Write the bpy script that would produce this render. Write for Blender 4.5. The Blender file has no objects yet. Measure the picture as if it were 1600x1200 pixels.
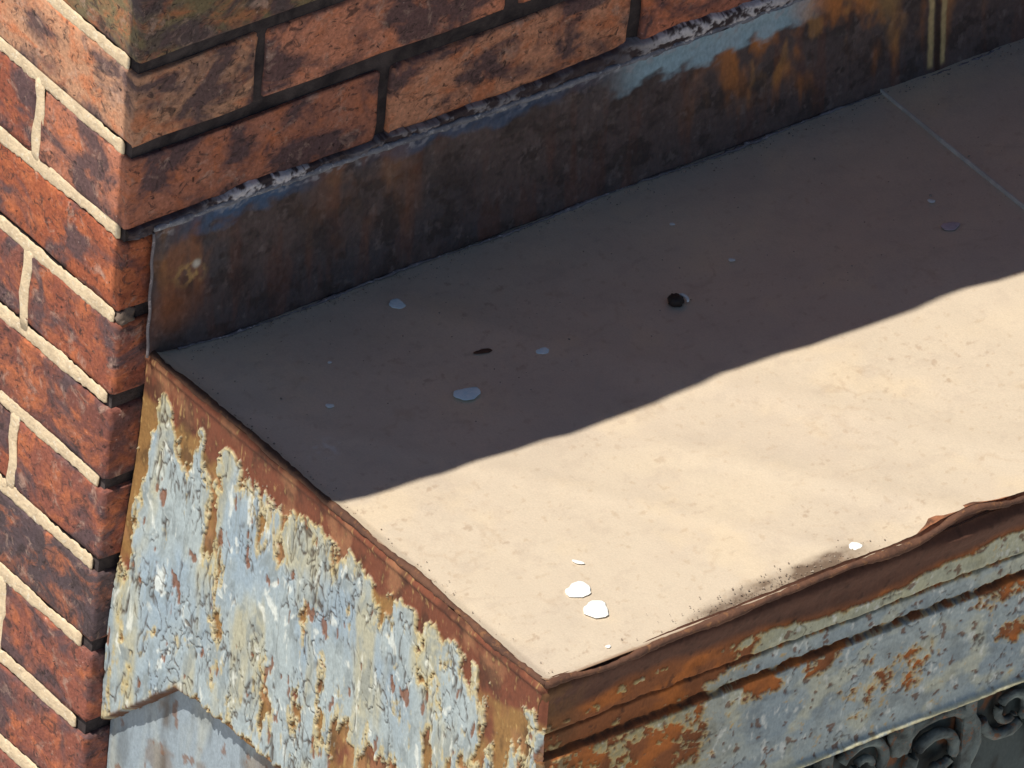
import bpy, bmesh, math, random
import numpy as np
from mathutils import Vector, Matrix
random.seed(7)
SC = bpy.context.scene
COL = SC.collection

# ------------------------------------------------------------------ camera, sky, sun, exposure
# World: X runs along the shaded brick wall, Y goes into the building, Z is up.
# The brick corner stands at X=0, Y=0.
cam_d = bpy.data.cameras.new('camera')
cam = bpy.data.objects.new('camera', cam_d)
COL.objects.link(cam)
rt = Vector((0.79757397, -0.59853878, 0.07501402))
up = Vector((0.29817715, 0.49928787, 0.81351214))
fw = Vector((0.52437215, 0.62646864, -0.57668959))
m = Matrix((rt, up, -fw)).transposed().to_4x4()
m.translation = Vector((-9.0760759, -11.3009262, 10.0559721))
cam.matrix_world = m
cam_d.sensor_fit = 'HORIZONTAL'; cam_d.sensor_width = 36.0
cam_d.lens = 37515.104 / 1600 * 36
cam_d.clip_start = 0.5; cam_d.clip_end = 600
SC.camera = cam

SUN_V = Vector((-0.50, 0.012, 1.0)).normalized()      # towards the sun
SUN_EL = math.asin(SUN_V.z)
world = bpy.data.worlds.new("World"); SC.world = world
world.use_nodes = True
wn = world.node_tree
for n in list(wn.nodes): wn.nodes.remove(n)
wo = wn.nodes.new('ShaderNodeOutputWorld'); wb = wn.nodes.new('ShaderNodeBackground')
sk = wn.nodes.new('ShaderNodeTexSky'); sk.sky_type = 'NISHITA'; sk.sun_disc = False
sk.sun_elevation = SUN_EL; sk.sun_rotation = math.radians(270)
sk.air_density = 1.0; sk.dust_density = 0.25
wn.links.new(sk.outputs[0], wb.inputs[0]); wb.inputs[1].default_value = 0.05
wn.links.new(wb.outputs[0], wo.inputs[0])
sun_d = bpy.data.lights.new('sun', 'SUN'); sun_d.energy = 5.0; sun_d.angle = math.radians(0.5)
sun_d.color = (1.0, 0.92, 0.79)
sun = bpy.data.objects.new('sun', sun_d); COL.objects.link(sun)
sun.rotation_euler = SUN_V.to_track_quat('Z', 'Y').to_euler()
SC.view_settings.view_transform = 'Standard'; SC.view_settings.look = 'None'
SC.view_settings.gamma = 1; SC.view_settings.use_curve_mapping = False
SC.view_settings.exposure = 0.30

# ------------------------------------------------------------------ numpy noise
def _hash(ix, iy, s):
    h = (ix.astype(np.int64) * 374761393 + iy.astype(np.int64) * 668265263 + s * 974634777) & 0xffffffff
    h = ((h ^ (h >> 13)) * 1274126177) & 0xffffffff
    h = (h ^ (h >> 16)) & 0xffffffff
    return h / 4294967295.0
def noise(u, v, s=0):                       # gradient noise, about -1..1
    ix = np.floor(u); iy = np.floor(v); fu = u - ix; fv = v - iy
    def g(a, b):
        t = _hash(ix + a, iy + b, s) * 2 * math.pi
        return np.cos(t) * (fu - a) + np.sin(t) * (fv - b)
    wu = fu * fu * fu * (fu * (fu * 6 - 15) + 10); wv = fv * fv * fv * (fv * (fv * 6 - 15) + 10)
    a = g(0, 0) * (1 - wu) + g(1, 0) * wu; b = g(0, 1) * (1 - wu) + g(1, 1) * wu
    return (a * (1 - wv) + b * wv) * 1.5
def fbm(u, v, s=0, o=4, gain=.5):
    t = 0; a = 1; k = 1; n = 0
    for i in range(o):
        t = t + a * noise(u * k + 17.3 * i, v * k - 9.1 * i, s + i); n += a; a *= gain; k *= 2.03
    return t / n * 1.5
def ss(x, a, b):                            # smoothstep, a may exceed b
    t = np.clip((x - a) / (b - a), 0, 1); return t * t * (3 - 2 * t)
def mixc(c, d, m):
    return c * (1 - m[..., None]) + np.asarray(d)[None, None, :] * m[..., None] if np.ndim(d) == 1 else c * (1 - m[..., None]) + d * m[..., None]
def lin(r, g, b):
    f = lambda c: (c / 255 / 12.92) if c / 255 < .04045 else ((c / 255 + .055) / 1.055) ** 2.4
    return np.array([f(r), f(g), f(b)])
def blob(u, v, cu, cv, ru, rv, soft=.5):
    d = np.sqrt(((u - cu) / ru) ** 2 + ((v - cv) / rv) ** 2)
    return ss(d, 1 + soft, 1 - soft)

# ------------------------------------------------------------------ object helpers
def tag(o, label=None, cat=None, group=None, kind=None):
    if label: o['label'] = label
    if cat: o['category'] = cat
    if group: o['group'] = group
    if kind: o['kind'] = kind
    return o
def empty(name, loc=(0, 0, 0)):
    o = bpy.data.objects.new(name, None); COL.objects.link(o); o.location = loc
    o.empty_display_size = .05
    return o
def link(name, me, mat, parent=None, smooth=True):
    o = bpy.data.objects.new(name, me); COL.objects.link(o)
    if mat and not me.materials: me.materials.append(mat)
    if smooth: me.polygons.foreach_set('use_smooth', np.ones(len(me.polygons), bool))
    if parent:
        o.parent = parent
        o.matrix_parent_inverse = Matrix.Translation(parent.location).inverted()
    return o
def grid_mesh(name, P, C=None, R=None, keep=None, flip=False):
    """P: nu x nv x 3 points; C: colours; R: roughness; keep: (nu-1)x(nv-1) faces kept"""
    nu, nv = P.shape[:2]
    idx = np.arange(nu * nv).reshape(nu, nv)
    q = np.stack([idx[:-1, :-1], idx[1:, :-1], idx[1:, 1:], idx[:-1, 1:]], -1).reshape(-1, 4)
    if flip: q = q[:, ::-1]
    if keep is not None: q = q[keep.reshape(-1)]
    me = bpy.data.meshes.new(name)
    me.vertices.add(nu * nv); me.vertices.foreach_set('co', P.reshape(-1).astype(np.float32))
    me.loops.add(len(q) * 4); me.loops.foreach_set('vertex_index', q.reshape(-1).astype(np.int32))
    me.polygons.add(len(q)); me.polygons.foreach_set('loop_start', np.arange(0, len(q) * 4, 4, dtype=np.int32))
    me.update(calc_edges=True); me.validate()
    if C is not None:
        a = me.color_attributes.new('paint', 'FLOAT_COLOR', 'POINT')
        rgba = np.ones((nu * nv, 4), np.float32); rgba[:, :3] = np.clip(C, 0.003, 1).reshape(-1, 3)
        if R is not None: rgba[:, 3] = np.clip(R, .1, 1).reshape(-1)
        a.data.foreach_set('color', rgba.reshape(-1))
    return me
def box_bm(bm, x0, x1, y0, y1, z0, z1, bev=0.0):
    r = bmesh.ops.create_cube(bm, size=1)
    for v in r['verts']:
        v.co = Vector(((x0 + x1) / 2 + v.co.x * (x1 - x0), (y0 + y1) / 2 + v.co.y * (y1 - y0), (z0 + z1) / 2 + v.co.z * (z1 - z0)))
    if bev:
        es = list({e for v in r['verts'] for e in v.link_edges})
        bmesh.ops.bevel(bm, geom=es, offset=bev, segments=2, profile=.6, affect='EDGES')
def box(name, b, mat, parent=None, bev=0.0, smooth=False):
    bm = bmesh.new(); box_bm(bm, *b, bev=bev)
    me = bpy.data.meshes.new(name); bm.to_mesh(me); bm.free()
    return link(name, me, mat, parent, smooth)
def tube_mesh(name, pts, rad, seg=10, flat=1.0, nrm=None, seed=0, rough=.15):
    """irregular tube; rad a number or a list; flat squashes it along nrm"""
    rng = random.Random(seed); bm = bmesh.new(); rings = []
    n = len(pts); pts = [Vector(p) for p in pts]
    for i, p in enumerate(pts):
        t = (pts[min(i + 1, n - 1)] - pts[max(i - 1, 0)]).normalized()
        a = Vector(nrm).normalized() if nrm else (Vector((0, 0, 1)) if abs(t.z) < .8 else Vector((1, 0, 0)))
        b = t.cross(a).normalized(); a = b.cross(t).normalized()
        r = rad[i] if hasattr(rad, '__len__') else rad
        ring = []
        for k in range(seg):
            an = 2 * math.pi * k / seg
            rr = r * (1 + rng.uniform(-rough, rough))
            ring.append(bm.verts.new(p + a * math.sin(an) * rr * flat + b * math.cos(an) * rr))
        rings.append(ring)
    for i in range(n - 1):
        for k in range(seg):
            bm.faces.new((rings[i][k], rings[i][(k + 1) % seg], rings[i + 1][(k + 1) % seg], rings[i + 1][k]))
    bm.faces.new(rings[0][::-1]); bm.faces.new(rings[-1])
    bmesh.ops.recalc_face_normals(bm, faces=bm.faces)
    me = bpy.data.meshes.new(name); bm.to_mesh(me); bm.free(); return me

# ------------------------------------------------------------------ materials
def newmat(name):
    mt = bpy.data.materials.new(name); mt.use_nodes = True
    nt = mt.node_tree; b = nt.nodes['Principled BSDF']
    return mt, nt, b
def N(nt, t, **kw):
    n = nt.nodes.new(t)
    for k, v in kw.items():
        if k.startswith('_'): setattr(n, k[1:], v)
        else: n.inputs[k.replace('__', ' ')].default_value = v
    return n
def noise_n(nt, vec, scale, detail=4, rough=.55, dist=0.0):
    n = N(nt, 'ShaderNodeTexNoise', Scale=scale, Detail=detail, Roughness=rough, Distortion=dist)
    nt.links.new(vec, n.inputs['Vector']); return n.outputs['Fac']
def ramp(nt, fac, stops):
    r = nt.nodes.new('ShaderNodeValToRGB'); nt.links.new(fac, r.inputs[0])
    el = r.color_ramp.elements
    while len(el) > 1: el.remove(el[-1])
    for i, (p, c) in enumerate(stops):
        e = el[0] if i == 0 else el.new(p)
        e.position = p; e.color = (c, c, c, 1) if not hasattr(c, '__len__') else (*c, 1)
    return r.outputs[0]
def mix(nt, a, b, fac, mode='MIX'):
    x = nt.nodes.new('ShaderNodeMix'); x.data_type = 'RGBA'; x.blend_type = mode
    for s, v in ((0, fac), (6, a), (7, b)):
        if hasattr(v, 'links') or hasattr(v, 'is_linked'): nt.links.new(v, x.inputs[s])
        elif s == 0: x.inputs[0].default_value = v
        else: x.inputs[s].default_value = (*v, 1)
    return x.outputs[2]
def mapping(nt, vec, scale=(1, 1, 1), loc=(0, 0, 0)):
    mp = nt.nodes.new('ShaderNodeMapping'); mp.inputs['Scale'].default_value = scale; mp.inputs['Location'].default_value = loc
    nt.links.new(vec, mp.inputs['Vector']); return mp.outputs[0]
def bump(nt, bs, fac, strength, dist, prev=None):
    b = N(nt, 'ShaderNodeBump', Strength=strength, Distance=dist)
    nt.links.new(fac, b.inputs['Height'])
    if prev: nt.links.new(prev, b.inputs['Normal'])
    nt.links.new(b.outputs[0], bs.inputs['Normal']); return b.outputs[0]

def brick_material():
    mt, nt, b = newmat('brick')
    g = nt.nodes.new('ShaderNodeNewGeometry'); pos = g.outputs['Position']
    oi = nt.nodes.new('ShaderNodeObjectInfo')
    ad = nt.nodes.new('ShaderNodeVectorMath'); ad.operation = 'MULTIPLY_ADD'
    cb = nt.nodes.new('ShaderNodeCombineXYZ')
    for i in range(3): nt.links.new(oi.outputs['Random'], cb.inputs[i])
    nt.links.new(cb.outputs[0], ad.inputs[0]); ad.inputs[1].default_value = (3, 5, 7); nt.links.new(pos, ad.inputs[2])
    v = ad.outputs[0]
    vs = mapping(nt, v, (1, 1, 1.35))
    big = noise_n(nt, vs, 17, 4, .6, .6)
    mid = noise_n(nt, vs, 36, 6, .66, .6)
    fine = noise_n(nt, v, 330, 4, .6)
    col = oi.outputs['Color']
    # orange bared clay
    c = mix(nt, col, (.54, .170, .072), ramp(nt, mid, [(.48, 0), (.64, .70)]))
    # over-fired grey-violet skin
    c = mix(nt, c, (.090, .064, .074), ramp(nt, big, [(.475, 0), (.59, .88)]))
    c = mix(nt, c, (.045, .032, .034), ramp(nt, noise_n(nt, vs, 75, 5, .7, 1.2), [(.54, 0), (.64, .75)]))
    # pale dusty scuffs
    c = mix(nt, c, (.46, .31, .25), ramp(nt, noise_n(nt, v, 60, 6, .7, .5), [(.56, 0), (.70, .7)]))
    c = mix(nt, c, (.03, .02, .02), ramp(nt, noise_n(nt, v, 190, 2, .5, .5), [(.66, 0), (.72, .8)]))
    c = mix(nt, c, (.62, .58, .55), ramp(nt, fine, [(.70, 0), (.78, .55)]))
    c = mix(nt, c, ramp(nt, fine, [(.25, .62), (.75, 1.3)]), 1.0, 'MULTIPLY')
    nt.links.new(c, b.inputs['Base Color']); b.inputs['Roughness'].default_value = .88
    b.inputs['Specular IOR Level'].default_value = .25
    n1 = bump(nt, b, mid, .55, .0022)
    n2 = bump(nt, b, noise_n(nt, v, 300, 7, .75), .9, .0012, n1)
    return mt
def simple_material(name, c1, c2, scale, rough=.85, bdist=.001, bscale=200, stretch=(1, 1, 1), spots=None, spec=.3):
    mt, nt, b = newmat(name)
    g = nt.nodes.new('ShaderNodeNewGeometry'); v = mapping(nt, g.outputs['Position'], stretch)
    c = mix(nt, c1, c2, ramp(nt, noise_n(nt, v, scale, 5, .6, .5), [(.35, 0), (.65, 1)]))
    if spots:
        c = mix(nt, c, spots, ramp(nt, noise_n(nt, v, scale * 3.1, 5, .65, .4), [(.56, 0), (.66, .9)]))
    nt.links.new(c, b.inputs['Base Color']); b.inputs['Roughness'].default_value = rough
    b.inputs['Specular IOR Level'].default_value = spec
    bump(nt, b, noise_n(nt, v, bscale, 5, .65), .8, bdist)
    return mt
def painted_material(name, fine=(.86, 1.12), fscale=420, bd=.0006, bscale=260, stretch=(1, 1, 1), metallic=0.0, spec=.4):
    """colour and roughness come from the 'paint' attribute of the mesh, grain from noise"""
    mt, nt, b = newmat(name)
    at = nt.nodes.new('ShaderNodeAttribute'); at.attribute_name = 'paint'
    g = nt.nodes.new('ShaderNodeNewGeometry'); v = mapping(nt, g.outputs['Position'], stretch)
    c = mix(nt, at.outputs['Color'], ramp(nt, noise_n(nt, v, fscale, 4, .6), [(.3, fine[0]), (.7, fine[1])]), 1.0, 'MULTIPLY')
    nt.links.new(c, b.inputs['Base Color']); nt.links.new(at.outputs['Alpha'], b.inputs['Roughness'])
    b.inputs['Metallic'].default_value = metallic
    b.inputs['Specular IOR Level'].default_value = spec
    bump(nt, b, noise_n(nt, v, bscale, 6, .65), .8, bd)
    return mt
M_brick = brick_material()
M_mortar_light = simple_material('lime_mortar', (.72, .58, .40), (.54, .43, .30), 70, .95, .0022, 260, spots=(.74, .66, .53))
M_mortar_dark = simple_material('dark_mortar', (.075, .060, .060), (.022, .018, .021), 45, .95, .003, 170)  # near-black filler for the recessed joints
M_paint = painted_material('flaking_paint', (.84, 1.12), 500, .0005, 340, (1, 1, .55))
M_sheet = painted_material('roof_metal', (.93, 1.06), 700, .00025, 300, metallic=.30, spec=.2)
M_flash = painted_material('flashing_metal', (.8, 1.18), 300, .0008, 190, (1, 1, .6), spec=.45)
M_rust = simple_material('rust', (.135, .064, .040), (.075, .038, .027), 50, .85, .0016, 220, spots=(.20, .095, .045))
M_crumb = simple_material('grey_crust', (.30, .30, .33), (.16, .16, .19), 80, .9, .001, 300, spots=(.5, .5, .52))
M_bead = simple_material('bead', (.26, .23, .24), (.15, .13, .14), 70, .8, .0006, 400, spots=(.55, .47, .47))
M_white = simple_material('white_lime', (.85, .85, .82), (.70, .72, .72), 200, .6, .0003, 600)
M_bluewhite = simple_material('pale_blue_drop', (.82, .92, .95), (.66, .82, .88), 160, .35, .0003, 600, spec=.6)
M_dark = simple_material('dark_residue', (.03, .022, .02), (.06, .04, .03), 160, .5, .0004, 500)
M_pink = simple_material('pink_residue', (.62, .48, .50), (.50, .38, .40), 160, .7, .0004, 500)
M_ground = simple_material('pale_paving', (.52, .51, .49), (.46, .45, .44), .8, .95, .002, 30)
M_ledge = simple_material('dark_ledge', (.035, .035, .035), (.025, .025, .025), 12, .9, .002, 90)  # near-black so the added ledge gives back little bounce

# ------------------------------------------------------------------ ground
gr = box('ground', (-120, 160, -160, 120, -4.6, -4.5), M_ground); tag(gr, kind='structure')

# ------------------------------------------------------------------ brick wall with its corner
wall = empty('brick_wall', (0, 0, -4.5))
tag(wall, 'old red brick wall corner, one face sunlit with cream joints and the other in shade', 'brick wall')
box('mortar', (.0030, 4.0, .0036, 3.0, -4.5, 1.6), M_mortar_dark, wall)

def brick_mesh(x0, x1, y0, y1, z0, z1, seed, vis='both'):
    """rounded, slightly uneven brick"""
    rng = random.Random(seed)
    bm = bmesh.new(); bmesh.ops.create_cube(bm, size=2)
    bmesh.ops.subdivide_edges(bm, edges=bm.edges[:], cuts=5, use_grid_fill=True)
    cx, cy, cz = (x0 + x1) / 2, (y0 + y1) / 2, (z0 + z1) / 2
    hx, hy, hz = (x1 - x0) / 2, (y1 - y0) / 2, (z1 - z0) / 2
    rad = rng.uniform(.0016, .0028)
    def warp(t, h):     # push the inner cuts out towards the edges, so that the rounding is narrow
        k = [0, (h - rad * 2.4) / h, (h - rad * .6) / h, 1] if False else None
        s = abs(t); lv = [0.0, 1 / 3, 2 / 3, 1.0]; tv = [0.0, .5, 1 - rad * 1.6 / h, 1.0]
        for i in range(3):
            if s <= lv[i + 1] + 1e-6:
                f = (s - lv[i]) / (lv[i + 1] - lv[i]); return math.copysign(tv[i] + f * (tv[i + 1] - tv[i]), t)
        return t
    for v in bm.verts:
        p = Vector((warp(v.co.x, hx) * hx, warp(v.co.y, hy) * hy, warp(v.co.z, hz) * hz))
        core = Vector((max(-hx + rad, min(hx - rad, p.x)), max(-hy + rad, min(hy - rad, p.y)), max(-hz + rad, min(hz - rad, p.z))))
        d = p - core
        if d.length > 1e-9: p = core + d.normalized() * rad * min(1, d.length / rad * 1.15) if d.length < rad else core + d.normalized() * rad
        p += Vector([rng.uniform(-.0009, .0009) for _ in range(3)])
        v.co = p
    # a chipped corner now and then
    if rng.random() < .6:
        c = Vector((rng.choice((-hx, hx * 0)), -hy if rng.random() < .5 else hy, rng.choice((-hz, hz))))
        for v in bm.verts:
            d = (v.co - c).length
            if d < .02: v.co += (-v.co).normalized() * .0022 * (1 - d / .02)
    a = Vector([rng.uniform(-.006, .006) for _ in range(3)])
    for v in bm.verts:
        v.co.z += a.x * v.co.x * .5 + a.y * v.co.y * .5
        v.co += Vector((cx, cy, cz))
    me = bpy.data.meshes.new('brick'); bm.to_mesh(me); bm.free(); return me

REDS = [(.28, .088, .055), (.24, .080, .055), (.32, .092, .048), (.22, .082, .064), (.26, .090, .064), (.34, .100, .048), (.19, .072, .058)]
LIFTED_TANS = [(.58, .24, .15), (.62, .235, .135), (.54, .23, .145), (.64, .25, .14), (.58, .21, .125)]  # tan bricks of the shaded wall, lifted to stand in for weak bounce light
def add_brick(x0, x1, y0, y1, z0, z1, col, seed):
    o = link('brick', brick_mesh(x0, x1, y0, y1, z0, z1, seed), M_brick, wall)
    o.color = (*col, 1)
    return o
H, S, J, PITCH = .1100, .2290, .0125, .075
HP, SP = .1154, .2362
special_right = {(1, 0): (.50, .27, .17), (2, 0): (.19, .15, .085), (0, 0): (.42, .17, .11), (0, 1): (.60, .28, .17)}
special_left = {-5: (.085, .06, .065), 1: (.20, .10, .08), 2: (.16, .09, .075), -9: (.33, .11, .06)}
seed = 100
rng = random.Random(3)
# course c spans z from (c-1)*PITCH to c*PITCH ; course 0 is the stretcher course beside the flashing
for c in range(-11, 6):
    z1 = c * PITCH - J / 2; z0 = (c - 1) * PITCH + J / 2
    jz = rng.uniform(-.001, .001)
    stretch_right = (c % 2 == 0)
    jx = rng.uniform(-.0005, .0005)
    # the corner brick shows on both faces
    col = special_right.get((c, 0)) or (special_left.get(c) if c < 0 else None) or rng.choice(REDS)
    w, d = (S, H) if stretch_right else (H, S)
    seed += 1
    add_brick(jx, w, jx, d, z0 + jz, z1 + jz, col, seed)
    # along the sunlit wall
    y = HP if stretch_right else SP
    while y < .62:
        seed += 1
        add_brick(rng.uniform(-.0015, .0015), .105, y + J / 2 * .4, y + SP - J * .8, z0 + rng.uniform(-.001, .001), z1 + rng.uniform(-.001, .001), rng.choice(REDS), seed)
        y += SP
    # along the shaded wall, above the flashing
    if c >= 0:
        x = SP if stretch_right else HP; k = 1
        while x < 1.5:
            seed += 1
            add_brick(x + J * .35, x + SP - J * .65, rng.uniform(-.0015, .002), .105, z0 + rng.uniform(-.001, .001), z1 + rng.uniform(-.001, .001), special_right.get((c, k)) or rng.choice(LIFTED_TANS), seed)
            x += SP; k += 1

# cream ribbon joints, standing slightly proud of the sunlit face
def joint_y(z, y0, y1, sd):
    n = max(4, int((y1 - y0) / .0032)); r = random.Random(sd); pts = []; rad = []
    ph = r.uniform(0, 6)
    for i in range(n + 1):
        y = y0 + (y1 - y0) * i / n
        pts.append((.0007 + r.uniform(-.0003, .0003), y, z + .0010 * math.sin(y * 23 + ph) + r.uniform(-.0003, .0003)))
        rad.append(.0063 + .0010 * math.sin(y * 63 + ph * 2) * math.sin(y * 27) + r.uniform(-.0007, .0007))
    rad[0] *= .75
    return tube_mesh('mortar_joint', pts, rad, 14, .15, (1, 0, 0), sd, .10)
ends = {1: .012, 0: .010, -1: .007, -2: .006, -3: .007, -4: .009, -5: .008, -6: .014, -7: .013, -8: .010}
for c in range(-11, 6):
    z = c * PITCH
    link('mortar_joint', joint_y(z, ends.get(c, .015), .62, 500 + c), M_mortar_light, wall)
    stretch_right = (c % 2 == 0)
    y = HP if stretch_right else SP
    zt_, zb_ = c * PITCH, (c - 1) * PITCH
    while y < .6:
        r = random.Random(int(y * 1000) + c); pts = []; rad = []
        for i in range(9):
            pts.append((.0007, y - .002 + .0012 * math.sin(i + c) + r.uniform(-.0006, .0006), zb_ + (zt_ - zb_) * i / 8))
            rad.append(.0056 + r.uniform(-.0007, .0007))
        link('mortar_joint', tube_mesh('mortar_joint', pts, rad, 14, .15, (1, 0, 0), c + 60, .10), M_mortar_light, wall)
        y += SP

# ------------------------------------------------------------------ unseen ledge added above, edge shaped to throw the shade on the roof
LZ = .50; ZT = -.187
hgt = LZ - ZT; kx = -SUN_V.x / SUN_V.z; ky = SUN_V.y / SUN_V.z
edge = [(.0, -.226), (.0315, -.229), (.06, -.2345), (.08, -.2360), (.10, -.2355), (.125, -.2390), (.16, -.2395), (.19, -.2430), (.21, -.2420), (.235, -.2470), (.26, -.2475), (.28, -.2450), (.303, -.2465), (.33, -.2430), (.36, -.2425), (.39, -.2455), (.422, -.2450), (.46, -.2505), (.50, -.2515), (.54, -.248), (.57, -.2500), (.60, -.2500), (.63, -.2555), (.656, -.2565), (.75, -.256), (.9, -.261), (1.2, -.265)]
bm = bmesh.new()
ex = [e[0] - kx * hgt for e in edge]; ey = [e[1] + ky * hgt for e in edge]
ex = ex[1:]; ey = ey[1:]
ex = [ex[0] - .006] + ex + [4.0]; ey = [ey[0]] + ey + [ey[-1]]
lo = [bm.verts.new((x, y, LZ)) for x, y in zip(ex, ey)] + [bm.verts.new((ex[-1], .018, LZ)), bm.verts.new((ex[0], .018, LZ))]
f = bm.faces.new(lo)
r = bmesh.ops.extrude_face_region(bm, geom=[f])
for v in r['geom']:
    if isinstance(v, bmesh.types.BMVert): v.co.z += .11
bmesh.ops.recalc_face_normals(bm, faces=bm.faces)
me = bpy.data.meshes.new('shade_ledge'); bm.to_mesh(me); bm.free()
tag(link('shade_ledge', me, M_ledge, None, False), 'unseen ledge added above the metal roof to cast its shade', 'ledge')
box('bounce_blocker', (.0, 4.0, -.075, .0, .30, LZ - .002), M_ledge, bpy.data.objects['shade_ledge'], .006)  # unseen box added to keep wall bounce off the shaded roof

# ------------------------------------------------------------------ canopy (metal covered hood)
INS, D = .0292, .4926
can = empty('metal_canopy', (.5, -.25, -.9))
tag(can, 'metal canopy with pale sheet top, rusty rims and flaking blue grey painted sides', 'canopy')

def axis(a, b, step): return np.linspace(a, b, max(2, int(round(abs(b - a) / step)) + 1))
# --- top sheets
C_TOP = np.array([.685, .592, .475])
def roof_sheet(x0, x1, lift, sd):
    X, Y = np.meshgrid(axis(x0, x1, .0015), axis(-D + .001, -.002, .0015), indexing='ij')
    z = ZT + lift + .0011 * fbm(X * 5, Y * 6, 3, 3) + .00035 * fbm(X * 26, Y * 26, 5, 3)
    # a faint crease running diagonally over the lit part
    s = (X - .20) * .80 - (Y + .34) * -.60
    z += .0016 * np.exp(-((s - .10) / .016) ** 2) * ss(Y, -.25, -.33) + .0012 * np.exp(-((s - .19) / .02) ** 2) + .0008 * np.exp(-((s - .02) / .012) ** 2)
    # dish up near the rims
    z += .0035 * ss(Y, -D + .014, -D) + .003 * ss(X, INS + .012, INS)
    if lift: z -= lift * .0 
    c = np.ones(X.shape + (3,)) * C_TOP
    n = fbm(X * 9, Y * 9, 11, 5)
    c = mixc(c, C_TOP * [.93, .92, .93], ss(n, -.1, .6) * .7)
    c = mixc(c, C_TOP * [1.08, 1.05, .98], ss(fbm(X * 14, Y * 14, 21, 4), .1, .7) * .7)
    # fine branching dirt marks
    rid = 1 - np.abs(fbm(X * 17, Y * 17, 31, 5)) * 9
    msk = np.clip(rid, 0, 1) * ss(fbm(X * 11, Y * 11, 41, 3), .22, .6)
    c = mixc(c, C_TOP * [.72, .62, .54], msk * .35)
    c = mixc(c, C_TOP * [.70, .60, .50], ss(fbm(X * 120, Y * 120, 51, 3), .45, .75) * .35)
    c = mixc(c, C_TOP * [.84, .84, .88], ss(fbm(X * 4.5, Y * 6, 77, 5, .6), .05, .6) * .40)
    c = mixc(c, C_TOP * [1.07, 1.06, 1.02], ss(fbm(X * 5, Y * 9, 79, 4), .1, .6) * .5)
    scr = np.clip(1 - np.abs(fbm(X * 6 + Y * 14, Y * 5, 83, 4)) * 60, 0, 1) * ss(fbm(X * 10, Y * 10, 85, 3), .1, .4)
    c = mixc(c, C_TOP * [.70, .62, .55], scr * .35)
    # grime lying behind the bent rim and in the corners
    g = blob(X, Y, .262, -.476, .055, .009, .8) + .8 * blob(X, Y, .20, -.482, .03, .006, .9) + .9 * blob(X, Y, .305, -.477, .028, .010, .8)
    g *= .45 + .75 * ss(fbm(X * 40, Y * 70, 61, 4), -.4, .5)
    c = mixc(c, np.array([.13, .085, .06]), np.clip(g, 0, .88))
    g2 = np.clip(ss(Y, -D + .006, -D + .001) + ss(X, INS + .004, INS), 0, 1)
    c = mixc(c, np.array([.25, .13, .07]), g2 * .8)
    # rusty brown bloom and pale scuffs beside the wall
    c = mixc(c, C_TOP * [.80, .78, .80], ss(fbm(X * 30, Y * 45, 71, 5, .65), .15, .6) * .30)
    c = mixc(c, C_TOP * [.62, .52, .46], ss(fbm(X * 75, Y * 90, 73, 4, .6), .42, .62) * .5 * ss(fbm(X * 7, Y * 7, 75, 3), -.1, .5))
    sc = blob(X, Y, .068, -.168, .014, .010, .6) * ss(fbm(X * 130, Y * 130, 81, 3), 0, .5)
    c = mixc(c, np.array([.8, .78, .72]), sc * .7)
    rf = .44 + .1 * n
    return grid_mesh('roof_sheet', np.stack([X, Y, z], -1), c, rf)
link('roof_sheet', roof_sheet(INS, .709, 0, 0), M_sheet, can)
link('roof_sheet', roof_sheet(.7065, 1.3, .0022, 9), M_sheet, can)
box('seam_edge', (.7054, .7068, -D + .004, -.012, ZT - .001, ZT + .0034), simple_material('seam', (.70, .66, .60), (.50, .46, .42), 60, .5, .0002, 300), can)
# solid body beneath, and the side return under the sheets
box('deck', (INS + .014, 4.0, -D + .012, .012, -.352, ZT - .008), M_rust, can)
box('carcase', (INS + .030, 4.0, -D + .045, .012, -1.25, -.405), M_rust, can)

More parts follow.
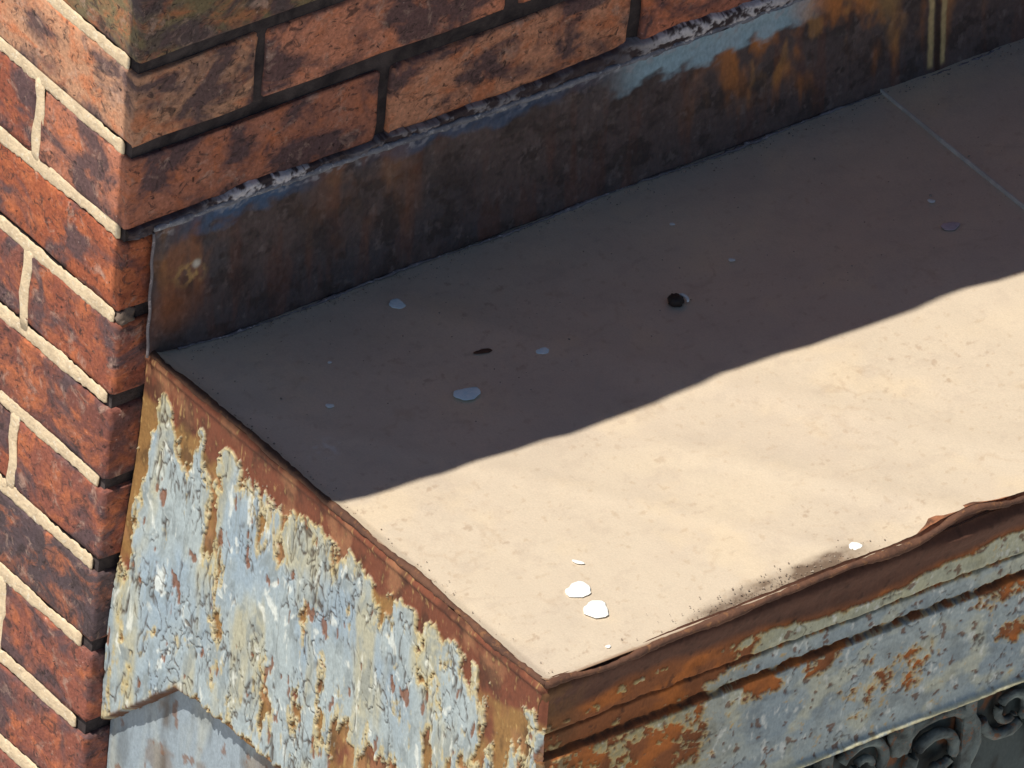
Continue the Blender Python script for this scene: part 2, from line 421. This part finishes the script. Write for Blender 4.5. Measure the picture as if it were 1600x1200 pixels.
# --- side cheek, facing the sun
def side_x(Y, Z):
    """the cheek kicks out a little beside the brickwork"""
    return INS - .015 * ss(Z, -.20, -.46) * ss(Y, -.10, .0)
PAINT = lin(160, 173, 178); CREAM = lin(176, 170, 140); OCHRE = lin(138, 104, 62); RUST = lin(112, 64, 46); DRK = lin(52, 34, 26); BLUE = lin(138, 158, 176)
def cheek():
    Y, Z = np.meshgrid(axis(-D, -.001, .0008), axis(-.60, ZT + .001, .0008), indexing='ij')
    top = ZT
    d = top - Z                                     # metres below the rim
    wz = Z + .012 * fbm(Y * 22, Z * 16, 97, 4)
    fing = fbm(Y * 55, wz * 8, 101, 4)               # vertical fingers
    patch = fbm(Y * 13, wz * 6, 111, 5)
    flake = fbm(Y * 62, wz * 28, 121, 6, .62)
    fine = fbm(Y * 230, wz * 80, 131, 4, .6)
    c = np.ones(Y.shape + (3,)) * PAINT
    c = mixc(c, BLUE, ss(patch, -.2, .5) * .8)
    c = mixc(c, CREAM, ss(fbm(Y * 26, wz * 7, 141, 4), -.05, .45) * .75)
    c = mixc(c, PAINT * .72, ss(flake, .05, .6) * .6)
    wob = fbm(Y * 30, wz * 14, 99, 3) * .010
    c = mixc(c, PAINT * .55, ss(fbm((Y + wob) * 85, (wz - wob) * 24, 143, 4, .6), .12, .42) * .55)
    c = mixc(c, lin(224, 228, 222), ss(fbm((Y + wob) * 95, (wz + wob) * 34, 145, 4, .62), .30, .6) * .6)
    # height of the paint skin, 1 = paint, 0 = bare
    wear = .62 + .0 * d
    wear = wear - .95 * ss(d, .032, .008) - .36 * ss(d, .080, .022)
    wear -= .75 * ss(Y, -.026, -.006) * ss(d, .0, .02) * (1 - .75 * ss(d, .16, .22))
    wear -= .60 * blob(Y, Z, -.092, -.262, .009, .050, .8)
    wear -= .45 * blob(Y, Z, -.110, -.345, .008, .040, .8)
    wear -= .45 * blob(Y, Z, -.055, -.235, .010, .030, .8)
    wear -= .30 * blob(Y, Z, -.210, -.300, .007, .030, .8) + .25 * blob(Y, Z, -.330, -.290, .008, .03, .8)
    wear -= .45 * blob(Y, Z, -.165, -.262, .022, .022, .8)
    wear -= .50 * blob(Y, Z, -.450, -.245, .022, .050, .8)
    wear -= .10 * ss(Y, -.40, -.46)
    wear -= .42 * blob(Y, Z, -.400, -.330, .035, .030, .9)
    wear -= .45 * blob(Y, Z, -.300, -.385, .060, .030, .9)
    wear -= .15 * blob(Y, Z, -.240, -.395, .10, .030, .9)
    wear -= .15 * blob(Y, Z, -.470, -.36, .05, .10, .9)
    wear -= .45 * ss(Z, -.436, -.450) * ss(Y, -.06, -.085)
    wear -= .30 * blob(Y, Z, -.060, -.465, .022, .016, .8)
    skin = wear - .06 + .38 * fing + .46 * flake + .14 * fine + .12 * patch
    bare = ss(skin, .17, .13)
    halo = ss(skin, .36, .20) * (1 - bare)
    under = np.ones_like(c) * OCHRE
    under = mixc(under, RUST, ss(fbm(Y * 24, Z * 15, 151, 4) + 1.2 * ss(d, .05, .02) - .25, -.1, .35))
    under = mixc(under, lin(160, 116, 84), ss(fbm(Y * 30, Z * 22, 153, 4), .05, .5) * .5)
    under = mixc(under, DRK, ss(fbm(Y * 45, Z * 30, 155, 5) + fine * .2, .0, .55) * .6)
    under = mixc(under, lin(190, 160, 105), ss(fine, .30, .7) * .5)
    c = mixc(c, lin(184, 168, 122), halo * .8)
    c = mixc(c, under, bare)
    # hairline cracks and small flaked pits
    cr = np.clip(1 - np.abs(fbm(Y * 48, wz * 13, 161, 4)) * 15, 0, 1) * ss(fbm(Y * 26, Z * 18, 171, 3), -.15, .15) * (1 - bare)
    cr2 = np.clip(1 - np.abs(fbm((Y + wob) * 90, (wz + wob) * 34, 163, 3)) * 11, 0, 1) * ss(fbm(Y * 20, Z * 14, 173, 3), -.15, .15) * (1 - bare)
    cr = np.maximum(cr, cr2)
    pit = ss(fbm(Y * 90, Z * 26, 181, 3), .55, .62) * (1 - bare)
    c = mixc(c, lin(62, 46, 34), cr * .95)
    c = mixc(c, lin(120, 72, 42), pit * .85)
    # relief
    h = .0016 * (1 - bare) + .0009 * halo * ss(fine, 0, .4) - .0012 * cr - .0009 * pit + .00045 * flake + .0006 * patch + .0003 * fine + .0007 * ss(fing, .2, .6) * (1 - bare)
    h += .0025 * fbm(Y * 4, Z * 5, 191, 2)
    X = side_x(Y, Z) - h
    # opening for the lower inset panel, with a ragged rolled-in edge
    lim = np.where(Y < -.073, -.4515, -.4515 - (Y + .073) * 1.0)
    ed = Z - (lim + .0012 * fbm(Y * 60, Z * 0 + 3, 201, 3))
    X = X + .010 * ss(ed, .0045, -.001)
    c = mixc(c, lin(96, 60, 36), ss(ed + .004 * flake, .009, .002) * ss(fing + .6, 0, .5))
    keep = (ed > -.0012)[:-1, :-1]
    X = X + .004 * ss(Y, -D + .005, -D) ** 1.5
    # rim roll
    X = X - .0022 * np.exp(-((d - .004) / .0035) ** 2)
    rf = .55 + .3 * bare
    return grid_mesh('side_panel', np.stack([X, Y, Z], -1), c, rf, keep)
link('side_panel', cheek(), M_paint, can)
def inset():
    Y, Z = np.meshgrid(axis(-D, -.001, .0016), axis(-.95, -.42, .0016), indexing='ij')
    c = np.ones(Y.shape + (3,)) * lin(142, 156, 168)
    c = mixc(c, lin(170, 174, 166), ss(fbm(Y * 30, Z * 6, 211, 4), 0, .5) * .6)
    c = mixc(c, lin(98, 106, 112), ss(fbm(Y * 60, Z * 12, 221, 4), .05, .5) * .6)
    c = mixc(c, lin(110, 84, 56), ss(fbm(Y * 25, Z * 18, 223, 5), .25, .5) * .5)
    st = np.exp(-((Y + .055 + .003 * fbm(Z * 12, Z * 0, 5, 3)) / .0035) ** 2) * ss(fbm(Y * 20, Z * 30, 231, 3), -.5, .2)
    c = mixc(c, lin(92, 82, 74), st * .8)
    pit = ss(fbm(Y * 70, Z * 40, 241, 4), .42, .52)
    c = mixc(c, lin(120, 84, 60), pit * .7)
    X = side_x(Y, Z) + .0085 + .0005 * fbm(Y * 20, Z * 14, 251, 4) + .0006 * st
    return grid_mesh('inset_panel', np.stack([X, Y, Z], -1), c, .5 + pit * .3)
link('inset_panel', inset(), M_paint, can)

# --- front band
def lip(X):
    """how far the front rim has been bent up"""
    return .0105 * np.exp(-((X - .415) / .030) ** 2) + .004 * np.exp(-((X - .46) / .05) ** 2) + .0022 * np.exp(-((X - .30) / .05) ** 2) - .004 * np.exp(-((X - .09) / .035) ** 2) + .0007 * fbm(X * 45, X * 0 + 1, 261, 4)
X1 = 1.25
def band():
    X, T = np.meshgrid(axis(INS - .0005, X1, .0011), axis(0, 1, 1 / 205), indexing='ij')
    ztop = ZT + .0035 + lip(X); zb = -.3525
    Z = zb + (ztop - zb) * T
    d = ZT - Z
    flake = fbm(X * 70, Z * 75, 301, 5, .6); fine = fbm(X * 190, Z * 170, 311, 4, .6); patch = fbm(X * 10, Z * 16, 321, 4)
    streak = fbm(X * 60, Z * 12, 331, 4)
    c = np.ones(X.shape + (3,)) * lin(158, 170, 172)
    c = mixc(c, lin(136, 152, 162), ss(patch, -.1, .5) * .8)
    c = mixc(c, lin(192, 192, 170), ss(fbm(X * 26, Z * 30, 341, 4), .05, .5) * .7)
    up_ = ss(Z, -.242, -.232)                                        # the strip above the groove is greener
    c = mixc(c, lin(182, 178, 140), up_ * .65)
    c = mixc(c, lin(172, 158, 110), ss(X, .25, .12) * (.5 + .4 * ss(flake, -.3, .4)))   # khaki towards the corner
    c = mixc(c, c * .62, ss(flake, .12, .55) * .55)
    c = mixc(c, lin(222, 224, 218), ss(fbm(X * 110, Z * 60, 345, 4, .6), .32, .62) * .6)
    depth = .029 + .006 * np.sin(X * 21 + 1) + .006 * fbm(X * 14, X * 0, 351, 3)
    wear = .62 - 1.1 * ss(d, depth + .006, depth - .006)
    wear -= .80 * blob(X, Z, .165, -.228, .055, .017, .8)
    wear -= .55 * blob(X, Z, .10, -.236, .06, .014, .8)
    wear -= .62 * blob(X, Z, .235, -.264, .020, .010, .8) + .55 * blob(X, Z, .290, -.262, .016, .009, .8)
    wear -= .50 * blob(X, Z, .455, -.262, .02, .010, .8) + .55 * blob(X, Z, .475, -.300, .022, .010, .8)
    wear -= .50 * blob(X, Z, .13, -.29, .06, .035, .9) + .42 * blob(X, Z, .05, -.26, .035, .06, .9) + .35 * blob(X, Z, .36, -.30, .04, .02, .9)
    wear -= .33 * ss(np.abs(Z + .2345), .004, .0015) + .40 * ss(np.abs(Z + .2535), .004, .0015)
    skin = wear - .05 + .40 * flake + .2 * fine + .16 * streak + .1 * patch
    bare = ss(skin, .18, .12); halo = ss(skin, .34, .2) * (1 - bare)
    under = np.ones_like(c) * lin(140, 84, 48)
    under = mixc(under, lin(178, 104, 48), ss(fbm(X * 22, Z * 30, 361, 4), -.1, .4) * (1 - ss(d, .032, .02)) )
    under = mixc(under, lin(84, 56, 46), ss(d, depth + .004, depth - .008) * .92)
    under = mixc(under, lin(62, 38, 28), ss(flake + fine * .4, .30, .7) * .7)
    c = mixc(c, lin(196, 162, 96), halo * .75); c = mixc(c, under, bare)
    cr = np.clip(1 - np.abs(fbm(X * 50, Z * 40, 371, 4)) * 15, 0, 1) * ss(fbm(X * 20, Z * 25, 381, 3), .05, .35) * (1 - bare)
    pit = ss(fbm(X * 100, Z * 100, 391, 3), .48, .58) * (1 - bare)
    c = mixc(c, lin(74, 60, 50), cr * .8); c = mixc(c, lin(104, 66, 44), pit * .8)
    # relief: groove, small step, drip bead at the bottom
    h = .0011 * (1 - bare) - .0007 * cr - .0006 * pit + .0005 * flake + .0003 * fine + .0007 * patch + .0004 * streak
    g1 = np.exp(-((Z + .2345 + .0016 * flake + .0012 * patch) / .0016) ** 2); g2 = np.exp(-((Z + .2535 + .0016 * flake - .001 * patch) / .0014) ** 2)
    h += -.0032 * g1 - .0026 * g2
    h += .0042 * ss(Z, -.253, -.2555) * 0 - .0045 * ss(Z, -.2555, -.2525) + .0015 * ss(Z, -.236, -.232)
    h += .0040 * np.exp(-((Z + .3497) / .0028) ** 2)
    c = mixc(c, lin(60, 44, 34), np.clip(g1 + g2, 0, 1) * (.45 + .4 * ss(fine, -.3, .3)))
    c = mixc(c, lin(112, 78, 48), ss(X, .085, .035) * ss(fbm(X * 45, Z * 38, 393, 5, .6), -.30, .15) * .8)
    c = mixc(c, c * .74, ss(fbm(X * 32, Z * 26, 395, 5, .62), .05, .45) * .7)
    c = mixc(c, lin(208, 200, 158), ss(Z, -.3465, -.3495) * .8 * ss(flake, .5, .1))  # sunlight on the drip bead, painted as a cream line
    # top hem rolls back over the sheet, and the bent part leans out
    roll = ss(d, .006, -.004 - .0)
    h += .0035 * np.exp(-((d - .007) / .010) ** 2) + .35 * lip(X) * ss(d, .03, .0)
    Yv = -D - h + .0052 * np.clip(roll, 0, 1) + .004 * ss(X, INS + .0045, INS - .0005) ** 1.5
    rf = .55 + .3 * bare
    return grid_mesh('front_band', np.stack([X, Yv, Z], -1), c, rf)
link('front_band', band(), M_paint, can)
# soffit strip closing the band bottom
box('drip_edge', (INS + .002, X1, -D + .001, -D + .034, -.3560, -.3522), M_rust, can)
# rolled rims
pts = []; rad = []
r = random.Random(5)
for i in range(130):
    y = -.004 - (D - .006) * i / 129
    pts.append((INS + .0006 + .0005 * math.sin(y * 47) + r.uniform(-.0002, .0002), y, ZT + .0020 + .0009 * math.sin(y * 33) + .0005 * math.sin(y * 90) + r.uniform(-.0003, .0003))); rad.append(.0028 + .0006 * math.sin(y * 70) + r.uniform(-.0004, .0004))
link('rim', tube_mesh('rim', pts, rad, 8, 1, None, 5, .06), M_rust, can)
pts = []; rad = []
xs = np.linspace(INS, X1, 300)
for x, l in zip(xs, lip(xs)):
    pts.append((x, -D - .0002 + .0012 * math.sin(x * 41) * math.sin(x * 17), ZT + .0030 + float(l) + .0007 * math.sin(x * 64))); rad.append(.0029 + .0008 * math.sin(x * 58) * math.sin(x * 23) + r.uniform(-.0004, .0004))
link('rim', tube_mesh('rim', pts, rad, 8, 1, None, 6, .06), M_rust, can)
# the bent sheet behind the raised rim
X, T = np.meshgrid(axis(INS + .01, X1, .003), axis(0, 1, 1 / 8), indexing='ij')
l = np.maximum(lip(X), 0) + .003
Yv = -D + .0005 + .022 * T * np.clip(l / .012, .25, 1); Z = ZT + l * (1 - T) ** 2.0 + .0004 + T * .0008
c = np.ones(X.shape + (3,)) * lin(150, 100, 72)
c = mixc(c, lin(84, 58, 46), ss(fbm(X * 40, Yv * 80, 400, 4), -.2, .4))
link('rim_flap', grid_mesh('rim_flap', np.stack([X, Yv, Z], -1), c, np.ones_like(X) * .7), M_paint, can)

# --- recessed frieze with scroll ornament under the band
def frieze():
    X, Z = np.meshgrid(axis(INS + .01, X1, .0022), axis(-.62, -.353, .0022), indexing='ij')
    c = np.ones(X.shape + (3,)) * lin(62, 74, 76)
    n = fbm(X * 30, Z * 22, 411, 5)
    c = mixc(c, lin(28, 32, 32), ss(n, -.15, .25)); c = mixc(c, lin(120, 78, 52), ss(fbm(X * 24, Z * 16, 421, 4), .3, .42))
    return grid_mesh('frieze', np.stack([X, -D + .034 - .001 * n, Z], -1), c, np.ones_like(X) * .7)
link('frieze', frieze(), M_paint, can)
M_orn = simple_material('ornament_paint', (.17, .21, .21), (.045, .05, .05), 45, .75, .0025, 150, spots=(.20, .09, .045))
def spiral(cx, cz, r0, turns, dirn, sd, th=.0075, tail=None):
    pts = []; rad = []; n = int(26 * turns)
    for i in range(n + 1):
        t = i / n; a = dirn * t * turns * 2 * math.pi + sd
        rr = r0 * (1 - .80 * t)
        pts.append((cx + rr * math.cos(a), -D + .029 - .004 * t, cz + rr * math.sin(a))); rad.append(th * (1 - .45 * t))
    return tube_mesh('scroll', pts, rad, 8, .9, None, int(sd * 10), .10)
for i in range(9):
    cx = .165 + i * .135
    link('scroll', spiral(cx, -.418, .043, 1.7, 1 if i % 2 else -1, 1.0 + i * .7), M_orn, can)
    link('scroll', spiral(cx + .066, -.402, .024, 1.4, -1 if i % 2 else 1, 2.2 + i * .5, .0055), M_orn, can)
    bm = bmesh.new(); box_bm(bm, cx + .02, cx + .032, -D + .022, -D + .0335, -.50, -.357, .0025)
    me = bpy.data.meshes.new('bar'); bm.to_mesh(me); bm.free(); link('bar', me, M_orn, can, False)
    lf = bmesh.new(); bmesh.ops.create_icosphere(lf, subdivisions=3, radius=1)
    for v in lf.verts:
        k = 1 + .22 * math.sin(v.co.x * 6 + i) * math.cos(v.co.z * 5)
        v.co = Vector((cx - .036 + v.co.x * .011 * k, -D + .028 + v.co.y * .008, -.385 + v.co.z * .022 * k))
    me = bpy.data.meshes.new('leaf'); lf.to_mesh(me); lf.free(); link('leaf', me, M_orn, can)

# ------------------------------------------------------------------ flashing against the wall
fl = empty('wall_flashing', (.6, -.01, ZT))
tag(fl, 'dark rust stained metal flashing between the shaded bricks and canopy top', 'flashing')
def flashing():
    X, T = np.meshgrid(axis(.0235, 1.3, .0011), axis(0, 1, 1 / 120), indexing='ij')
    ztop = -.0725 - .006 * ss(X, .1, .45) + .0012 * fbm(X * 25, X * 0, 501, 4)
    zb = ZT + .0008
    Z = zb + (ztop - zb) * T
    Y0 = -.004 - .0105 * (1 - T) ** 1.3 + .008 * ss(X, .09, .02) * (1 - T)
    n = fbm(X * 10, Z * 10, 511, 5); st = fbm(X * 55, Z * 9, 521, 4); fine = fbm(X * 160, Z * 140, 531, 4)
    c = np.ones(X.shape + (3,)) * lin(96, 80, 78)
    c = mixc(c, lin(78, 72, 76), ss(n, -.1, .5) * .8)
    c = mixc(c, lin(60, 48, 46), ss(fbm(X * 35, Z * 40, 545, 5, .65), .0, .35) * .7)
    c = mixc(c, lin(128, 112, 108), ss(fbm(X * 80, Z * 60, 547, 5, .65), .30, .5) * .5)
    c = mixc(c, lin(110, 70, 58), ss(st + n * .5, .05, .55) * .45)
    c = mixc(c, lin(66, 54, 54), ss(fbm(X * 22, Z * 18, 541, 4), .1, .5) * .6)
    top = ss(T, .60, .97)
    # rust and ochre hanging from the top edge
    rz = ss(X, .50, .58) * ss(X, .85, .70) + .22 * blob(X, X * 0, .22, 0, .05, 1, .8) + .35 * blob(X, X * 0, .05, 0, .03, 1, .8)
    k = np.clip(rz, 0, 1) * ss(T + .35 * st, .25, .75)
    c = mixc(c, lin(190, 118, 62), k * ss(fbm(X * 30, Z * 20, 551, 4), -.3, .3) * .95)
    c = mixc(c, lin(210, 150, 84), k * ss(fbm(X * 45, Z * 24, 561, 5), .1, .6) * .45)
    # little bare spot near the end
    c = mixc(c, lin(190, 150, 96), blob(X, Z, .058, -.122, .012, .010, .7) * ss(fine, -.2, .4) * .9)
    c = mixc(c, lin(215, 205, 190), blob(X, Z, .064, -.116, .0035, .0035, .5) * .9)
    c = mixc(c, lin(140, 84, 52), blob(X, Z, .045, -.150, .018, .018, .8) * .7)
    # blue paint smears along the top edge
    e = T + .10 * fbm(X * 40, Z * 60, 571, 4)
    bl = ss(e, .83, .93) * (blob(X, X * 0, .11, 0, .05, 1, .6) + blob(X, X * 0, .33, 0, .09, 1, .6) * .7)
    c = mixc(c, lin(70, 100, 135), np.clip(bl, 0, 1) * .85)
    bl2 = ss(e, .74, .84) * blob(X, X * 0, .545, 0, .085, 1, .35)
    c = mixc(c, lin(160, 190, 205), np.clip(bl2, 0, 1) * .9)
    c = mixc(c, lin(170, 170, 178), ss(e, .93, .99) * .6 * ss(fine, -.2, .3))
    # two pale runs
    for xc, w in ((.7535, .0028), (.7655, .0024)):
        xx = xc + .0008 * fbm(Z * 60, Z * 0, 581, 3) + (T - .5) * .002
        c = mixc(c, lin(214, 184, 130), np.exp(-((X - xx) / w) ** 4) * ss(T, .03, .08) * .9)
    c = mixc(c, lin(60, 36, 24), np.exp(-((X - .7595) / .003) ** 4) * .8)
    c = mixc(c, lin(186, 140, 80), blob(X, Z, .712, -.10, .010, .022, .8) * .7)
    h = .0012 * n + .0005 * st + .0003 * fine + .0018 * ss(T, .90, .99) * .8 + .0012 * bl2
    return grid_mesh('upstand', np.stack([X, Y0 - h, Z], -1), c, .42 + .25 * k)
link('upstand', flashing(), M_flash, fl)
# thickness of the folded top edge and of the free end
pts = [(x, -.0045, -.0725 - .006 * float(ss(np.array(x), .1, .45)) + r.uniform(-.0006, .0006)) for x in np.linspace(.0235, 1.3, 220)]
link('top_fold', tube_mesh('top_fold', pts, [.0024 + r.uniform(-.0005, .0007) for _ in pts], 8, 1, None, 8, .2), M_crumb, fl)
pts = [(.0235 + .0006 * math.sin(i), -.0045 - .0035 * (1 - i / 22) ** 1.2, ZT + .001 + .11 * i / 22) for i in range(23)]
link('end_fold', tube_mesh('end_fold', pts, .0012, 8, 1, None, 9, .1), M_bead, fl)
# lumpy sealant bead along the foot
pts = []; rad = []
for i in range(420):
    x = .05 + 1.25 * i / 419
    pts.append((x, -.0165 + .0015 * math.sin(x * 31) + r.uniform(-.0008, .0008) + .006 * max(0, 1 - (x - .03) / .06), ZT + .0012)); rad.append(max(.0004, .0009 + .0009 * math.sin(x * 23 + 1) * math.sin(x * 57) + r.uniform(-.0003, .0005)))
link('sealant_bead', tube_mesh('sealant_bead', pts, rad, 7, .8, None, 10, .3), M_bead, fl)
# crumbly mortar and lime crust left along the top of the flashing
def crust(x0, x1, z, sd, n, sc):
    bm = bmesh.new(); rr = random.Random(sd)
    for i in range(n):
        t = i / max(1, n - 1); s = sc * rr.uniform(.5, 1.3)
        q = bmesh.ops.create_icosphere(bm, subdivisions=2, radius=1)
        o = Vector((x0 + (x1 - x0) * t + rr.uniform(-.002, .002), -.003 + rr.uniform(-.001, .001), z + rr.uniform(-.0035, .0035)))
        for v in q['verts']:
            k = 1 + rr.uniform(-.25, .25)
            v.co = o + Vector((v.co.x * s * 1.5 * k, v.co.y * s * .6 * k, v.co.z * s * .8 * k))
    me = bpy.data.meshes.new('mortar_crust'); bm.to_mesh(me); bm.free(); return me
def fillet():
    X, T = np.meshgrid(axis(.001, 1.3, .0011), axis(0, 1, 1 / 22), indexing='ij')
    zc = -.0725 - .006 * ss(X, .1, .45)
    zt_ = -.0665 + .0035 * fbm(X * 30, X * 0, 601, 4) + .004 * blob(X, X * 0, .115, 0, .045, 1, .6) + .005 * blob(X, X * 0, .50, 0, .06, 1, .6)
    Z = zc - .004 + (zt_ - zc + .004) * T
    n = fbm(X * 60, Z * 90, 611, 5, .6); f = fbm(X * 200, Z * 220, 621, 4, .6)
    wh = np.clip(blob(X, X * 0, .125, 0, .045, 1, .5) + blob(X, X * 0, .55, 0, .07, 1, .5) + .35 * blob(X, X * 0, .30, 0, .08, 1, .6), 0, 1)
    c = np.ones(X.shape + (3,)) * lin(70, 58, 60)
    c = mixc(c, lin(96, 92, 100), ss(n, -.1, .4) * .7)
    c = mixc(c, lin(214, 208, 210), wh * ss(n + f * .5 + T * .5, .15, .5))
    c = mixc(c, lin(52, 78, 112), blob(X, X * 0, .16, 0, .06, 1, .6) * ss(T, .55, .3) * .8)
    Y = -.0035 - .0022 * np.sin(np.pi * np.clip(T, 0, 1)) * (.4 + wh) - .0022 * n - .0012 * f + .012 * ss(T, .82 - .0 * T, 1.0) 
    return grid_mesh('mortar_fillet', np.stack([X, Y, Z], -1), c, np.ones_like(X) * .85)
link('mortar_fillet', fillet(), M_paint, fl)
# mortar lump hanging out at the corner under the flashing end
bm = bmesh.new(); q = bmesh.ops.create_icosphere(bm, subdivisions=3, radius=1); rr = random.Random(2)
for v in q['verts']:
    k = 1 + .25 * math.sin(v.co.x * 5 + 1) * math.cos(v.co.z * 6) + rr.uniform(-.06, .06)
    v.co = Vector((.009 + v.co.x * .008 * k, .0035 + v.co.y * .004 * k, -.150 + v.co.z * .008 * k))
me = bpy.data.meshes.new('mortar_lump'); bm.to_mesh(me); bm.free(); link('mortar_lump', me, simple_material('brown_mortar', (.20, .15, .12), (.12, .09, .075), 90, .95, .0015, 300), wall)

# ------------------------------------------------------------------ flecks lying on the canopy top
def fleck(name, x, y, rx, ry, h, mat, label, cat, group, sd, rot=0.0):
    bm = bmesh.new(); q = bmesh.ops.create_uvsphere(bm, u_segments=20, v_segments=10, radius=1)
    rr = random.Random(sd); a, b = rr.uniform(0, 6), rr.uniform(0, 6)
    for v in q['verts']:
        an = math.atan2(v.co.y, v.co.x); k = 1 + .13 * math.sin(2 * an + a) + .09 * math.sin(3 * an + b) + .05 * math.sin(7 * an + a * 3)
        v.co = Vector((v.co.x * rx * k, v.co.y * ry * k, max(v.co.z, -.2) * h * .45))
    me = bpy.data.meshes.new(name); bm.to_mesh(me); bm.free()
    o = link(name, me, mat, None); o.location = (x, y, ZT + .0012); o.rotation_euler.z = rot
    tag(o, label, cat, group); return o
GL = 'white flecks on the sunlit part of the canopy top'
fleck('white_fleck', .1225, -.4084, .0098, .0098, .0012, M_white, 'larger upper one of two touching white spots low on the sunlit sheet', 'white spot', GL, 1)
fleck('white_fleck', .1190, -.4345, .0108, .0098, .0012, M_white, 'lower one of two touching white spots, nearest the canopy corner', 'white spot', GL, 2)
fleck('white_fleck', .3313, -.4697, .0048, .0052, .0010, M_white, 'small lone white spot beside the bent up front rim', 'white spot', GL, 3)
fleck('white_fleck', .0988, -.4758, .0020, .0020, .0008, M_white, 'tiny white speck nearest the front corner of the canopy top', 'white spot', GL, 4)
fleck('white_fleck', .1432, -.3803, .0022, .0046, .0004, M_white, 'faint thin pale streak just above the two touching white spots', 'white spot', GL, 5, .5)
GS = 'pale flecks on the shaded part of the canopy top'
fleck('pale_fleck', .2243, -.0487, .0066, .0060, .0012, M_bluewhite, 'bright pale blue spot in the shade nearest the flashing', 'pale spot', GS, 6)
fleck('pale_fleck', .2006, -.1678, .0098, .0085, .0011, M_bluewhite, 'largest pale blue oval spot in the shaded area', 'pale spot', GS, 7)
fleck('pale_fleck', .2820, -.1528, .0050, .0046, .0009, M_bluewhite, 'dull pale spot right of the brown fleck in the shade', 'pale spot', GS, 8)
fleck('pale_fleck', .1035, -.1277, .0030, .0030, .0010, M_white, 'tiny bright white speck in the shade nearest the side rim', 'pale spot', GS, 9)
fleck('pale_fleck', .6510, -.1478, .0027, .0027, .0010, M_white, 'tiny bright white speck in the shade beside the sheet seam', 'pale spot', GS, 10)
fleck('pale_fleck', .4746, -.1317, .0024, .0024, .0008, M_white, 'tiny white speck between the black lump and the sheet seam', 'pale spot', GS, 11)
fleck('pale_fleck', .4643, -.0716, .0020, .0020, .0008, M_white, 'tiny dull speck high up in the shade above the black lump', 'pale spot', GS, 12)
fleck('pale_fleck', .1365, -.0831, .0016, .0016, .0008, M_white, 'faintest tiny speck in the shade left of the largest pale spot', 'pale spot', GS, 13)
fleck('dark_fleck', .2433, -.1306, .0070, .0030, .0016, M_rust, 'flat rusty brown flake lying in the shade between the pale spots', 'rust flake', None, 14, -.3)
fleck('pink_fleck', .6435, -.1811, .0078, .0050, .0009, M_pink, 'dull pinkish smear in the shade beside the sheet seam', 'smear', None, 15, -.4)
b1 = empty('snail_shell', (.4045, -.1543, ZT + .001))
tag(b1, 'small black lump with a white glint lying in the shade on the canopy top', 'black lump')
bm = bmesh.new(); q = bmesh.ops.create_icosphere(bm, subdivisions=3, radius=1); rr = random.Random(8)
for v in q['verts']:
    k = 1 + rr.uniform(-.12, .12); v.co = Vector((.4045 + v.co.x * .0060 * k, -.1543 + v.co.y * .0065 * k, ZT + .0035 + v.co.z * .0046 * k))
me = bpy.data.meshes.new('body'); bm.to_mesh(me); bm.free(); link('body', me, M_dark, b1)
pts = [(.4095 + .0028 * math.cos(a), -.1565 + .0052 * math.sin(a), ZT + .0050) for a in np.linspace(-1.6, 1.6, 10)]
link('lip', tube_mesh('lip', pts, [.0006, .001, .0012, .0013, .0014, .0015, .0015, .0012, .0009, .0005], 8, 1, None, 12, .1), M_white, b1)  # white tube drawn in as the glint on the lump
b1.name = 'dark_lump'

# ------------------------------------------------------------------ grit lying along the flashing foot and the front rim
rr = random.Random(21); bm = bmesh.new()
for i in range(900):
    t = rr.random()
    if t < .45: x, y = rr.uniform(.05, 1.1), -.019 - abs(rr.gauss(0, .006))
    elif t < .70: x, y = rr.gauss(.25, .05), -D + .008 + abs(rr.gauss(0, .010))
    elif t < .8: x, y = INS + .005 + abs(rr.gauss(0, .006)), rr.uniform(-D + .01, -.03)
    else: x, y = rr.uniform(.05, 1.1), rr.uniform(-.2, -.03)
    if not (INS + .006 < x < 1.2 and -D + .007 < y < -.018): continue
    sz = rr.uniform(.00025, .0007) * (1.5 if rr.random() < .06 else 1)
    q = bmesh.ops.create_icosphere(bm, subdivisions=1, radius=1)
    for v in q['verts']:
        v.co = Vector((x + v.co.x * sz * rr.uniform(.7, 1.5), y + v.co.y * sz * rr.uniform(.7, 1.5), ZT + .0016 + (.0022 if x > .706 else 0) + v.co.z * sz * .7))
me = bpy.data.meshes.new('grit'); bm.to_mesh(me); bm.free()
tag(link('grit', me, simple_material('grit', (.17, .12, .09), (.35, .30, .25), 300, .9, .0002, 800), None, False),
    'loose dark grit scattered on the canopy top', 'grit', None, 'stuff')
